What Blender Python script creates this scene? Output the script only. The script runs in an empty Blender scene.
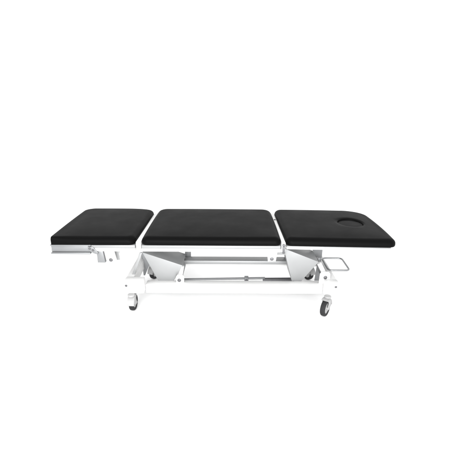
import bpy, bmesh, math, random
from mathutils import Vector, Matrix
R = math.radians
PI = math.pi
random.seed(4)
sc = bpy.context.scene
COL = sc.collection

# ------------------------------------------------------------------ camera
cam_d = bpy.data.cameras.new("camera")
cam = bpy.data.objects.new("camera", cam_d)
COL.objects.link(cam)
cam_d.sensor_width = 36.0
cam_d.lens = 390.4137 / 460.0 * 36.0
cam_d.clip_start = 0.05
cam_d.clip_end = 500.0
PITCH, YAW, ROLL = 0.319155, 0.006611, 0.007774
cam.matrix_world = (Matrix.Translation((-0.00665, -2.07903, 1.2305))
                    @ Matrix.Rotation(-YAW, 4, 'Z')
                    @ Matrix.Rotation(PI / 2 - PITCH, 4, 'X')
                    @ Matrix.Rotation(ROLL, 4, 'Z'))
sc.camera = cam

# ------------------------------------------------------------------ studio light
world = bpy.data.worlds.new("World")
sc.world = world
world.use_nodes = True
bg = world.node_tree.nodes["Background"]
bg.inputs["Color"].default_value = (1.0, 1.0, 1.0, 1.0)
bg.inputs["Strength"].default_value = 1.15


def softbox(name, loc, target, size, power):
    d = bpy.data.lights.new(name, 'AREA')
    d.shape = 'RECTANGLE'
    d.size, d.size_y = size
    d.energy = power
    o = bpy.data.objects.new(name, d)
    COL.objects.link(o)
    o.location = loc
    o.rotation_euler = (Vector(target) - Vector(loc)).to_track_quat('-Z', 'Y').to_euler()
    return o


softbox("softbox", (-0.9, -3.6, 1.9), (0, 0.1, 0.2), (1.6, 1.2), 120)
softbox("softbox", (0.6, -3.4, 0.75), (0, 0.3, 0.05), (2.2, 0.7), 85)

sc.view_settings.view_transform = 'Standard'
sc.view_settings.look = 'None'
sc.view_settings.gamma = 1.0
sc.view_settings.exposure = 0.30

# ------------------------------------------------------------------ materials


def mat(name, col, rough=0.5, metal=0.0, spec=0.5, bump=None, vary=0.0, scale=8.0):
    m = bpy.data.materials.new(name)
    m.use_nodes = True
    nt = m.node_tree
    b = nt.nodes["Principled BSDF"]
    b.inputs["Base Color"].default_value = (*col, 1)
    b.inputs["Roughness"].default_value = rough
    b.inputs["Metallic"].default_value = metal
    b.inputs["Specular IOR Level"].default_value = spec
    tc = nt.nodes.new("ShaderNodeTexCoord")
    if vary:
        n = nt.nodes.new("ShaderNodeTexNoise")
        n.inputs["Scale"].default_value = scale
        n.inputs["Detail"].default_value = 6
        nt.links.new(tc.outputs["Object"], n.inputs["Vector"])
        mr = nt.nodes.new("ShaderNodeMapRange")
        mr.inputs["To Min"].default_value = 1 - vary
        mr.inputs["To Max"].default_value = 1 + vary
        nt.links.new(n.outputs["Fac"], mr.inputs["Value"])
        mx = nt.nodes.new("ShaderNodeMix")
        mx.data_type = 'RGBA'
        mx.blend_type = 'MULTIPLY'
        mx.inputs["Factor"].default_value = 1.0
        mx.inputs["A"].default_value = (*col, 1)
        nt.links.new(mr.outputs["Result"], mx.inputs["B"])
        nt.links.new(mx.outputs["Result"], b.inputs["Base Color"])
        mr2 = nt.nodes.new("ShaderNodeMapRange")
        mr2.inputs["To Min"].default_value = rough - 0.06
        mr2.inputs["To Max"].default_value = rough + 0.08
        nt.links.new(n.outputs["Fac"], mr2.inputs["Value"])
        nt.links.new(mr2.outputs["Result"], b.inputs["Roughness"])
    if bump:
        kind, bs, strength, dist = bump
        if kind == 'grain':
            t = nt.nodes.new("ShaderNodeTexVoronoi")
            t.inputs["Scale"].default_value = bs
            src = t.outputs["Distance"]
        else:
            t = nt.nodes.new("ShaderNodeTexNoise")
            t.inputs["Scale"].default_value = bs
            src = t.outputs["Fac"]
        nt.links.new(tc.outputs["Object"], t.inputs["Vector"])
        bp = nt.nodes.new("ShaderNodeBump")
        bp.inputs["Strength"].default_value = strength
        bp.inputs["Distance"].default_value = dist
        nt.links.new(src, bp.inputs["Height"])
        nt.links.new(bp.outputs["Normal"], b.inputs["Normal"])
    return m


M_VINYL = mat("black_vinyl", (0.0022, 0.0022, 0.00225), 0.50, 0, 0.043, ('grain', 420, 0.12, 0.0008), 0.06, 9)
M_PLUG = mat("black_vinyl_plug", (0.0026, 0.0026, 0.0026), 0.5, 0, 0.052, ('grain', 420, 0.12, 0.0008), 0.1, 14)
M_BOARD = mat("dark_board", (0.012, 0.011, 0.010), 0.8, 0, 0.2, None, 0.2, 30)
M_WHITE = mat("white_powder_coat", (0.70, 0.70, 0.695), 0.38, 0, 0.5, ('noise', 900, 0.08, 0.0003), 0.03, 12)
M_ARM = mat("light_grey_paint", (0.268, 0.272, 0.274), 0.4, 0.3, 0.4, ('noise', 600, 0.08, 0.0003), 0.06, 10)
M_STEEL = mat("brushed_steel", (0.20, 0.205, 0.21), 0.42, 0.5, 0.5, ('noise', 400, 0.1, 0.0003), 0.10, 20)
M_CHROME = mat("satin_chrome", (0.24, 0.245, 0.25), 0.32, 0.6, 0.5, None, 0.05, 30)
M_DARKSTEEL = mat("dark_steel", (0.10, 0.10, 0.105), 0.45, 0.5, 0.5, None, 0.15, 30)
M_BOLT = mat("zinc_bolt", (0.12, 0.12, 0.125), 0.4, 0.7, 0.5, None, 0.1, 80)
M_TYRE = mat("dark_grey_rubber", (0.016, 0.016, 0.017), 0.75, 0, 0.25, ('noise', 300, 0.2, 0.0006), 0.25, 40)
M_HOUSING = mat("pale_grey_plastic", (0.30, 0.30, 0.30), 0.5, 0, 0.4, None, 0.04, 25)
M_FLOOR = mat("white_floor", (0.95, 0.95, 0.95), 0.7, 0, 0.3, None, 0.01, 3)

# ------------------------------------------------------------------ helpers


def new_bm():
    return bmesh.new()


def obj(name, bm, m, parent=None, loc=None, smooth=True, angle=35, label=None):
    bmesh.ops.recalc_face_normals(bm, faces=bm.faces[:])
    me = bpy.data.meshes.new(name)
    bm.to_mesh(me)
    bm.free()
    o = bpy.data.objects.new(name, me)
    COL.objects.link(o)
    if m:
        me.materials.append(m)
    if smooth:
        for p in me.polygons:
            p.use_smooth = True
        me.set_sharp_from_angle(angle=R(angle))
    if parent:
        o.parent = parent
    if loc:
        o.location = loc
    if label:
        o["label"] = label
    return o


def merge(bm, src):
    me = bpy.data.meshes.new("tmp")
    src.to_mesh(me)
    src.free()
    bm.from_mesh(me)
    bpy.data.meshes.remove(me)


def box(bm, x0, x1, y0, y1, z0, z1, bev=0.003, seg=2, mtx=None):
    t = bmesh.new()
    bmesh.ops.create_cube(t, size=1.0)
    for v in t.verts:
        v.co = Vector(((x0 + x1) / 2 + v.co.x * (x1 - x0), (y0 + y1) / 2 + v.co.y * (y1 - y0), (z0 + z1) / 2 + v.co.z * (z1 - z0)))
    if bev:
        bmesh.ops.bevel(t, geom=t.edges[:], offset=bev, segments=seg, profile=0.5, affect='EDGES')
    if mtx is not None:
        bmesh.ops.transform(t, matrix=mtx, verts=t.verts)
    merge(bm, t)


def cyl(bm, p0, p1, r, seg=32, bev=0.0, r2=None):
    p0, p1 = Vector(p0), Vector(p1)
    d = p1 - p0
    t = bmesh.new()
    bmesh.ops.create_cone(t, cap_ends=True, segments=seg, radius1=r, radius2=r if r2 is None else r2, depth=d.length)
    if bev:
        es = [e for e in t.edges if len(e.link_faces) == 2 and any(len(f.verts) > 4 for f in e.link_faces)]
        bmesh.ops.bevel(t, geom=es, offset=bev, segments=2, profile=0.5, affect='EDGES')
    q = d.to_track_quat('Z', 'Y').to_matrix().to_4x4()
    bmesh.ops.transform(t, matrix=Matrix.Translation((p0 + p1) / 2) @ q, verts=t.verts)
    merge(bm, t)


def plate(bm, pts, y0, y1, bev=0.0015, holes=()):
    """polygon in X-Z, extruded along Y from y0 to y1"""
    t = bmesh.new()
    vs = [t.verts.new((x, y0, z)) for x, z in pts]
    f = t.faces.new(vs)
    r = bmesh.ops.extrude_face_region(t, geom=[f])
    for v in r['geom']:
        if isinstance(v, bmesh.types.BMVert):
            v.co.y = y1
    bmesh.ops.recalc_face_normals(t, faces=t.faces[:])
    if bev:
        bmesh.ops.bevel(t, geom=t.edges[:], offset=bev, segments=2, profile=0.5, affect='EDGES')
    merge(bm, t)


def tube(bm, pts, r, seg=16, closed=False, bend=0.03, nb=6):
    """round tube through pts with rounded bends"""
    P = [Vector(p) for p in pts]
    path = []
    n = len(P)
    for i in range(n):
        if not closed and i in (0, n - 1):
            path.append(P[i])
            continue
        a, b, c = P[i - 1], P[i], P[(i + 1) % n]
        u, w = (a - b), (c - b)
        k = min(bend, u.length * 0.45, w.length * 0.45)
        s, e = b + u.normalized() * k, b + w.normalized() * k
        for j in range(nb + 1):
            q = j / nb
            path.append((1 - q) ** 2 * s + 2 * q * (1 - q) * b + q * q * e)
    m = len(path)
    rings = []
    up = Vector((0.13, 0.21, 0.97)).normalized()
    for i in range(m):
        if closed:
            tg = (path[(i + 1) % m] - path[i - 1])
        else:
            tg = path[min(i + 1, m - 1)] - path[max(i - 1, 0)]
        tg.normalize()
        s = tg.cross(up).normalized()
        w = s.cross(tg).normalized()
        rings.append([bm.verts.new(path[i] + r * (math.cos(2 * PI * k / seg) * s + math.sin(2 * PI * k / seg) * w)) for k in range(seg)])
    for i in range(m if closed else m - 1):
        A, B = rings[i], rings[(i + 1) % m]
        for k in range(seg):
            bm.faces.new((A[k], A[(k + 1) % seg], B[(k + 1) % seg], B[k]))
    if not closed:
        bm.faces.new(rings[0][::-1])
        bm.faces.new(rings[-1])


def bolt(parent, x, y, z, r=0.008, h=0.006, axis=(0, -1, 0), name="bolt"):
    b = new_bm()
    a = Vector(axis)
    p = Vector((x, y, z))
    cyl(b, p, p + a * (h * 0.35), r * 1.35, 24, 0.0006)          # washer
    cyl(b, p + a * (h * 0.36), p + a * h, r, 6, 0.0008)          # hex head
    return obj(name, b, M_BOLT, parent)


# ------------------------------------------------------------------ floor
fb = new_bm()
N = 96
ctr = fb.verts.new((0, 0, 0))
prev = None
for rad in (3.0, 12.0, 60.0):
    ring = [fb.verts.new((rad * math.cos(2 * PI * i / N), rad * math.sin(2 * PI * i / N), 0)) for i in range(N)]
    for i in range(N):
        j = (i + 1) % N
        if prev is None:
            fb.faces.new((ctr, ring[i], ring[j]))
        else:
            fb.faces.new((prev[i], ring[i], ring[j], prev[j]))
    prev = ring
floor = obj("floor", fb, M_FLOOR)
floor["kind"] = "structure"

# ------------------------------------------------------------------ the treatment table
table = bpy.data.objects.new("treatment_table", None)
COL.objects.link(table)
table.empty_display_size = 0.2
table["label"] = "black padded three-section treatment table on a white wheeled steel frame, lowered, on a white floor"
table["category"] = "treatment table"


def rrect(x0, x1, y0, y1, radii, bulge=0.0, bulge_end=None, nc=14, ne=26):
    """rounded rectangle outline, radii for (x0y0, x1y0, x1y1, x0y1); sides bulge outwards a little"""
    r00, r10, r11, r01 = [q if isinstance(q, tuple) else (q, q) for q in radii]
    pts = []

    def corner(cx, cy, r, a0):
        for i in range(nc + 1):
            a = a0 + (PI / 2) * i / nc
            pts.append([cx + r[0] * math.cos(a), cy + r[1] * math.sin(a)])

    def edge(p, q, n):
        for i in range(1, n):
            t = i / n
            pts.append([p[0] + (q[0] - p[0]) * t, p[1] + (q[1] - p[1]) * t])
    corner(x0 + r00[0], y0 + r00[1], r00, PI)
    edge((x0 + r00[0], y0), (x1 - r10[0], y0), ne)
    corner(x1 - r10[0], y0 + r10[1], r10, 1.5 * PI)
    edge((x1, y0 + r10[1]), (x1, y1 - r11[1]), ne)
    corner(x1 - r11[0], y1 - r11[1], r11, 0)
    edge((x1 - r11[0], y1), (x0 + r01[0], y1), ne)
    corner(x0 + r01[0], y1 - r01[1], r01, PI / 2)
    edge((x0, y1 - r01[1]), (x0, y0 + r00[1]), ne)
    cx, cy, hx, hy = (x0 + x1) / 2, (y0 + y1) / 2, (x1 - x0) / 2, (y1 - y0) / 2
    for p in pts:
        u, v = (p[0] - cx) / hx, (p[1] - cy) / hy
        p[0] += (bulge if u < 0 else bulge_end or bulge) * (1 - min(1, v * v)) * u
        p[1] += bulge * (1 - min(1, u * u)) * v
    return pts


def pad_mesh(x0, x1, y0, y1, z0, th, radii, rnd=0.036, dome=0.006, bulge=0.004, hole=None, flat_left=False, bulge_end=None):
    bm = new_bm()
    cx, cy = (x0 + x1) / 2, (y0 + y1) / 2
    if hole:
        cx, cy = hole['c']
    prof = [(0.007, 0.0), (0.0025, 0.002), (0.0005, 0.006), (0.0, 0.012)]
    zc = 0.013
    for k in range(1, 13):
        a = (PI / 2) * k / 12
        prof.append((rnd * (1 - math.cos(a)), zc + (th - zc) * math.sin(a) ** 0.9))
    rings = []
    for d, z in prof:
        dl = d * 0.08 if flat_left else d
        rr = [tuple(max(e - d * 0.8, 0.004) for e in (q if isinstance(q, tuple) else (q, q))) for q in radii]
        ring = []
        for x, y in rrect(x0 + dl, x1 - d, y0 + d, y1 - d, rr, bulge, bulge_end):
            if flat_left and y < y0 + 0.1:
                q = min(1.0, max(0.0, (x - x0) / 0.16))      # the upholstery is pulled square at this end
                y -= d * 0.75 * (1 - q) ** 2 * (1 - max(0.0, y - y0 - d) / 0.1)
            ring.append((x, y, z))
        rings.append(ring)
    n = len(rings[0])
    base = rings[-1]
    # inside rings towards hole edge / centre, with soft crown
    tgt = []
    for i in range(n):
        a = math.atan2(base[i][1] - cy, base[i][0] - cx)
        if hole:
            hx, hy = hole['r']
            ca, sa = math.cos(a), math.sin(a)
            q = 1 / math.sqrt((ca / hx) ** 2 + (sa / hy) ** 2)
            tgt.append((cx + q * ca, cy + q * sa))
        else:
            tgt.append((cx, cy))
    steps = 14
    for s in range(1, steps + (1 if hole else 0)):
        t = s / steps
        ring = []
        for i in range(n):
            x = base[i][0] + (tgt[i][0] - base[i][0]) * t
            y = base[i][1] + (tgt[i][1] - base[i][1]) * t
            u = min(1, abs(2 * (x - (x0 + x1) / 2) / (x1 - x0 - 2 * rnd)))
            v = min(1, abs(2 * (y - (y0 + y1) / 2) / (y1 - y0 - 2 * rnd)))
            z = th + dome * (1 - u ** 4) * (1 - v ** 4)
            if hole and s >= steps - 1:
                z -= 0.0035 if s == steps else 0.0004
            ring.append((x, y, z))
        rings.append(ring)
    if hole:
        for inset, dz in ((-0.004, -0.007), (-0.005, -0.014), (-0.005, -hole['depth'])):
            ring = []
            for i in range(n):
                d = Vector((tgt[i][0] - cx, tgt[i][1] - cy))
                d = d * ((d.length + inset) / d.length)
                ring.append((cx + d.x, cy + d.y, th + dome * 0.7 + dz))
            rings.append(ring)
    V = [[bm.verts.new((x, y, z0 + z)) for x, y, z in r] for r in rings]
    for a, b in zip(V, V[1:]):
        for i in range(n):
            j = (i + 1) % n
            bm.faces.new((a[i], a[j], b[j], b[i]))
    if hole:
        bm.faces.new(V[-1][::-1])
    else:
        c = bm.verts.new((cx, cy, z0 + th + dome))
        for i in range(n):
            bm.faces.new((V[-1][i], V[-1][(i + 1) % n], c))
    bm.faces.new(V[0][::-1])
    return bm


ZP = 0.4480       # underside of the cushions
TH = 0.047
# ---- cushions
leg_pad = obj("leg_pad", pad_mesh(-1.008, -0.531, 0.0, 0.650, ZP, TH, (0.006, 0.045, (0.17, 0.06), 0.085), flat_left=True), M_VINYL, table, angle=60)
seat_pad = obj("seat_pad", pad_mesh(-0.498, 0.300, 0.0, 0.650, ZP, TH, (0.035, 0.035, 0.06, 0.06)), M_VINYL, table, angle=60)
HEAD_PIVOT = Vector((0.33, 0, 0.45))
head = bpy.data.objects.new("head_section", None)
COL.objects.link(head)
head.parent = table
head.location = HEAD_PIVOT
head.rotation_euler = (0, R(0.7), 0)


def hb(bm):
    bmesh.ops.translate(bm, vec=-HEAD_PIVOT, verts=bm.verts)
    return bm


head_pad = obj("head_pad", hb(pad_mesh(0.328, 0.961, 0.0, 0.650, ZP, TH, (0.035, 0.04, (0.15, 0.13), 0.045),
                                       hole={'c': (0.785, 0.325), 'r': (0.084, 0.090), 'depth': 0.03}, bulge_end=0.014)), M_VINYL, head, angle=60,
               label="black head cushion with an oval face hole")
# face-hole plug, sunk below the cushion surface
pb = new_bm()
n = 72
pr = [(1.0, -0.03), (1.0, -0.018), (0.985, -0.0155), (0.94, -0.0145), (0.6, -0.0125), (0.3, -0.012)]
rings = []
for s, dz in pr:
    rings.append([pb.verts.new((0.785 + 0.0775 * s * math.cos(2 * PI * i / n), 0.325 + 0.0835 * s * math.sin(2 * PI * i / n), ZP + TH + 0.008 + dz)) for i in range(n)])
for a, b in zip(rings, rings[1:]):
    for i in range(n):
        j = (i + 1) % n
        pb.faces.new((a[i], a[j], b[j], b[i]))
pb.faces.new(rings[-1])
pb.faces.new(rings[0][::-1])
plug = obj("face_hole_plug", hb(pb), M_PLUG, head)

# pale base boards, one under each cushion
def base_board(x0, x1, parent, shift=None):
    b = new_bm()
    box(b, x0, x1, 0.004, 0.646, 0.4405 if shift else 0.4285, 0.4470, 0.002)
    if shift:
        hb(b)
    return obj("base_board", b, M_ARM, parent)


base_board(-0.782, -0.534, leg_pad)
base_board(-0.495, 0.297, seat_pad)
base_board(0.333, 0.930, head_pad, True)

# ---- upper frames (white square tube) with a thin dark board under each cushion


def section_frame(name, x0, x1, parent, post=None, xg=None):
    b = new_bm()
    w, z0, z1 = 0.030, 0.408, 0.4275
    xf = x0 if xg is None else xg
    box(b, xf, x1, 0.006, 0.006 + w, z0, z1, 0.004)          # front rail
    box(b, x0, x1, 0.612, 0.612 + w, z0, z1, 0.004)          # rear rail
    box(b, x0, x0 + w, 0.0375, 0.6105, z0 + 0.001, z1 - 0.001, 0.004)
    box(b, x1 - w, x1, 0.0375, 0.6105, z0 + 0.001, z1 - 0.001, 0.004)
    if post:
        post(b)
    return obj(name, b, M_WHITE, parent)


leg_frame = section_frame("leg_frame", -0.985, -0.532, table, xg=-0.782)
seat_frame = section_frame("seat_frame", -0.4985, 0.3005, table, post=lambda b: (
    box(b, -0.5290, -0.5005, 0.008, 0.642, 0.408, 0.466, 0.004),
    box(b, 0.3025, 0.3260, 0.008, 0.642, 0.408, 0.466, 0.004)))
bb = new_bm()
box(bb, 0.331, 0.925, 0.006, 0.036, 0.4265, 0.4395, 0.004)
box(bb, 0.331, 0.925, 0.612, 0.642, 0.4265, 0.4395, 0.004)
box(bb, 0.331, 0.361, 0.0375, 0.6105, 0.4272, 0.4388, 0.004)
box(bb, 0.895, 0.925, 0.0375, 0.6105, 0.4272, 0.4388, 0.004)
head_frame = obj("head_frame", hb(bb), M_WHITE, head)

# bare steel slide channel under the front of the leg cushion
sb = new_bm()
box(sb, -1.014, -0.785, 0.012, 0.030, 0.402, 0.4395, 0.002)
box(sb, -1.016, -0.784, 0.004, 0.034, 0.4405, 0.4475, 0.002)
box(sb, -1.016, -0.790, 0.002, 0.034, 0.3905, 0.401, 0.003)
side_rail = obj("side_rail", sb, M_STEEL, table, label="bare steel channel rail below the leg cushion")
jb = new_bm()
plate(jb, [(-0.800, 0.440), (-0.772, 0.436), (-0.745, 0.402), (-0.752, 0.392), (-0.772, 0.398), (-0.800, 0.418)], 0.000, 0.011, 0.001)
joint = obj("rail_joint", jb, M_STEEL, table)
bolt(joint, -0.790, 0.000, 0.428, 0.0055, 0.004)
bolt(joint, -0.772, 0.000, 0.418, 0.0055, 0.004)

# release lever tab
lb = new_bm()
plate(lb, [(-0.757, 0.409), (-0.722, 0.409), (-0.712, 0.336), (-0.757, 0.336)], 0.010, 0.034, 0.002)
lever = obj("release_lever", lb, M_STEEL, table)

# U-shaped bracket under the leg section
ub = new_bm()
plate(ub, [(-0.712, 0.4115), (-0.660, 0.4115), (-0.645, 0.331), (-0.700, 0.331)], 0.020, 0.024, 0.001)
obj("hinge_bracket", ub, M_WHITE, table)
hbk = bpy.data.objects["hinge_bracket"]
gb = new_bm()
plate(gb, [(-0.676, 0.411), (-0.624, 0.411), (-0.645, 0.372), (-0.642, 0.333), (-0.660, 0.333)], 0.060, 0.064, 0.001)
obj("back_flange", gb, M_ARM, hbk)
bolt(hbk, -0.682, 0.020, 0.350, 0.0085, 0.005)

# hanging lug at the head end of the seat frame
kb = new_bm()
plate(kb, [(0.222, 0.4115), (0.280, 0.4115), (0.273, 0.351), (0.228, 0.351)], 0.008, 0.014, 0.001)
lug = obj("hanging_lug", kb, M_WHITE, table)
bolt(lug, 0.250, 0.008, 0.366, 0.0085, 0.005)

# hinges in the gaps between cushions
b = new_bm()
cyl(b, (0.3145, -0.004, 0.452), (0.3145, 0.0065, 0.452), 0.0085, 24, 0.001)
box(b, 0.308, 0.322, -0.003, 0.006, 0.402, 0.4435, 0.002)
obj("hinge", b, M_DARKSTEEL, table)
bolt(seat_frame, 0.314, 0.46, 0.466, 0.006, 0.004, (0, 0, 1))

# plate that carries the head-side arm (grey, below the gap)
cb = new_bm()
plate(cb, [(0.283, 0.411), (0.345, 0.411), (0.352, 0.335), (0.278, 0.335)], 0.150, 0.156, 0.001)
obj("arm_carrier", cb, M_ARM, table)
cb = new_bm()
plate(cb, [(-0.590, 0.411), (-0.470, 0.411), (-0.505, 0.360), (-0.540, 0.335)], 0.200, 0.206, 0.001)
obj("arm_carrier", cb, M_ARM, table)

# ---- lifting arms: closed boxes of folded sheet


def lift_arm(front, y0, y1, parent=None):
    b = new_bm()
    plate(b, front, y0, y1, 0.0025)
    return obj("lift_arm", b, M_ARM, table)


armL = lift_arm([(-0.530, 0.345), (-0.284, 0.258), (-0.345, 0.150), (-0.440, 0.150)], 0.155, 0.350)
armR = lift_arm([(0.340, 0.372), (0.563, 0.283), (0.463, 0.150), (0.402, 0.150)], 0.165, 0.360)
# pivot sockets at the lower ends
for arm, (x, z), (bx, bz) in ((armL, (-0.290, 0.250), (-0.302, 0.171)), (armR, (0.566, 0.274), (0.600, 0.198))):
    for yy in (0.17,):
        b = new_bm()
        tube(b, [(x, yy, z), (bx, yy, bz + 0.012)], 0.014)
        obj("pivot_link", b, M_WHITE, arm)
    b = new_bm()
    cyl(b, (bx, 0.135, bz), (bx, 0.37, bz), 0.013, 24, 0.001)
    obj("pivot_pin", b, M_STEEL, arm)
# grey blocks hanging behind each arm
for x0, x1, z0, z1 in ((-0.292, -0.254, 0.212, 0.4075), (0.572, 0.632, 0.228, 0.4075)):
    b = new_bm()
    box(b, x0, x1, 0.363, 0.40, z0, z1, 0.003)
    obj("stop_block", b, M_STEEL, table)

# tie bar that couples the two arms
tb = new_bm()
box(tb, -0.305, 0.43, 0.285, 0.362, 0.211, 0.236, 0.003)
tie = obj("tie_bar", tb, M_ARM, table)

# actuator rod
ab = new_bm()
cyl(ab, (-0.30, 0.30, 0.094), (0.245, 0.30, 0.107), 0.0075, 20)
rod = obj("actuator_rod", ab, M_STEEL, table)
ab = new_bm()
cyl(ab, (0.232, 0.30, 0.092), (0.44, 0.30, 0.095), 0.016, 28, 0.002)
obj("sleeve", ab, M_DARKSTEEL, rod)
ab = new_bm()
box(ab, 0.108, 0.135, 0.285, 0.315, 0.070, 0.117, 0.003)
cl = obj("clamp", ab, M_STEEL, rod)
bolt(cl, 0.121, 0.285, 0.095, 0.007, 0.005)

# ---- base frame
b = new_bm()
box(b, -0.51, 0.584, 0.100, 0.160, 0.095, 0.155, 0.005)       # front long beam
box(b, -0.575, 0.625, 0.425, 0.465, 0.140, 0.180, 0.004)      # rear long beam
for xa, xb, xc, xd, zt in ((-0.628, -0.512, -0.628, -0.580, 0.203), (0.586, 0.672, 0.630, 0.672, 0.190)):
    box(b, xa, xb, 0.050, 0.110, zt - 0.085, zt, 0.006)          # wide front end of the crossbar
    box(b, xc, xd, 0.112, 0.520, zt - 0.080, zt - 0.004, 0.006)
    x0, x1 = (xc, -0.500) if xa < 0 else (0.560, xd)
    box(b, x0 + 0.003, x1, 0.467, 0.522, 0.118, 0.138, 0.004)    # rear caster seat
base = obj("base_frame", b, M_WHITE, table)
for x, z in ((-0.615, 0.170), (0.650, 0.168)):
    bolt(base, x, 0.050, z, 0.006, 0.004)
# pivot brackets
b = new_bm()
plate(b, [(-0.324, 0.195), (-0.314, 0.207), (-0.286, 0.207), (-0.275, 0.195), (-0.275, 0.130), (-0.324, 0.130)], 0.128, 0.134, 0.0015)
br = obj("pivot_bracket", b, M_WHITE, table)
bolt(br, -0.305, 0.128, 0.171, 0.009, 0.006)
b = new_bm()
plate(b, [(0.566, 0.222), (0.576, 0.236), (0.618, 0.236), (0.629, 0.222), (0.634, 0.150), (0.562, 0.150)], 0.120, 0.126, 0.0015)
br = obj("pivot_bracket", b, M_WHITE, table)
bolt(br, 0.600, 0.120, 0.198, 0.009, 0.006)

# struts at the foot end
b = new_bm()
plate(b, [(-0.545, 0.345), (-0.528, 0.345), (-0.590, 0.180), (-0.607, 0.180)], 0.146, 0.152, 0.001)
obj("strut", b, M_ARM, table)
b = new_bm()
plate(b, [(-0.597, 0.250), (-0.578, 0.238), (-0.540, 0.160), (-0.563, 0.110), (-0.578, 0.075), (-0.588, 0.075)], 0.400, 0.406, 0.001)
obj("gusset", b, M_STEEL, table)

b = new_bm()
plate(b, [(0.612, 0.235), (0.632, 0.235), (0.640, 0.050), (0.598, 0.050)], 0.380, 0.386, 0.001)
obj("gusset", b, M_STEEL, table)
b = new_bm()
cyl(b, (0.585, 0.33, 0.235), (0.628, 0.33, 0.130), 0.011, 24, 0.001)
obj("damper", b, M_DARKSTEEL, table)

# push handle: closed loop of bare tube lying flat beyond the head-end crossbar
b = new_bm()
tube(b, [(0.640, 0.205, 0.208), (0.776, 0.205, 0.208), (0.776, 0.400, 0.212), (0.640, 0.400, 0.212)], 0.0058, 16, True, 0.03)
obj("push_handle", b, M_CHROME, table)

# ---- casters


def caster_proto():
    r, w = 0.051, 0.030
    cz, cxx = r, -0.028
    fk = new_bm()
    # curved hood strip
    n, ro, ri, hw = 18, r + 0.009, r + 0.005, w / 2 + 0.006
    prev = None
    for i in range(n + 1):
        a = R(4 + 104 * i / n)
        ring = [fk.verts.new((cxx + q * math.cos(a), y, cz + q * math.sin(a))) for q, y in ((ri, -hw), (ro, -hw), (ro, hw), (ri, hw))]
        if prev:
            for k in range(4):
                fk.faces.new((prev[k], ring[k], ring[(k + 1) % 4], prev[(k + 1) % 4]))
        else:
            fk.faces.new(ring)
        prev = ring
    fk.faces.new(prev[::-1])
    # side arms to the axle
    for s in (-1, 1):
        y0, y1 = (s * (w / 2 + 0.003), s * (w / 2 + 0.0065))
        plate(fk, [(cxx - 0.011, cz - 0.008), (cxx + 0.012, cz - 0.010), (cxx + 0.050, cz + 0.012), (cxx + 0.042, cz + 0.038), (cxx + 0.014, r * 2 + 0.004), (cxx - 0.010, r * 2 + 0.004), (cxx + 0.004, cz + 0.03)], min(y0, y1), max(y0, y1), 0.001)
    cyl(fk, (0, 0, r * 2 + 0.0045), (0, 0, r * 2 + 0.017), 0.021, 28, 0.002)
    fork = obj("caster", fk, M_HOUSING, table)
    # tyre
    ty = new_bm()
    prof = [(0.034, -w / 2 + 0.002), (0.046, -w / 2), (0.0495, -w / 2 + 0.003), (r, -w / 2 + 0.008), (r + 0.0002, 0), (r, w / 2 - 0.008), (0.0495, w / 2 - 0.003), (0.046, w / 2), (0.034, w / 2 - 0.002)]
    m = 48
    rr = [[ty.verts.new((cxx + q * math.cos(2 * PI * i / m), y, cz + q * math.sin(2 * PI * i / m))) for q, y in prof] for i in range(m)]
    for i in range(m):
        A, B = rr[i], rr[(i + 1) % m]
        for k in range(len(prof)):
            k2 = (k + 1) % len(prof)
            ty.faces.new((A[k], A[k2], B[k2], B[k]))
    obj("tyre", ty, M_TYRE, fork)
    hb_ = new_bm()
    cyl(hb_, (cxx, -w / 2 + 0.004, cz), (cxx, w / 2 - 0.004, cz), 0.0345, 36, 0.002)
    cyl(hb_, (cxx, -w / 2 - 0.0085, cz), (cxx, w / 2 + 0.0085, cz), 0.006, 20, 0.001)
    obj("hub", hb_, M_HOUSING, fork)
    return fork


c0 = caster_proto()
spots = [(-0.586, 0.040, -93), (0.600, 0.030, 56), (-0.545, 0.490, -112), (0.592, 0.490, -60)]
for i, (x, y, rz) in enumerate(spots):
    if i == 0:
        c = c0
    else:
        c = c0.copy()
        COL.objects.link(c)
        c.parent = table
        for ch in list(c0.children):
            k = ch.copy()
            COL.objects.link(k)
            k.parent = c
    c.location = (x, y, 0)
    c.rotation_euler = (0, 0, R(rz))
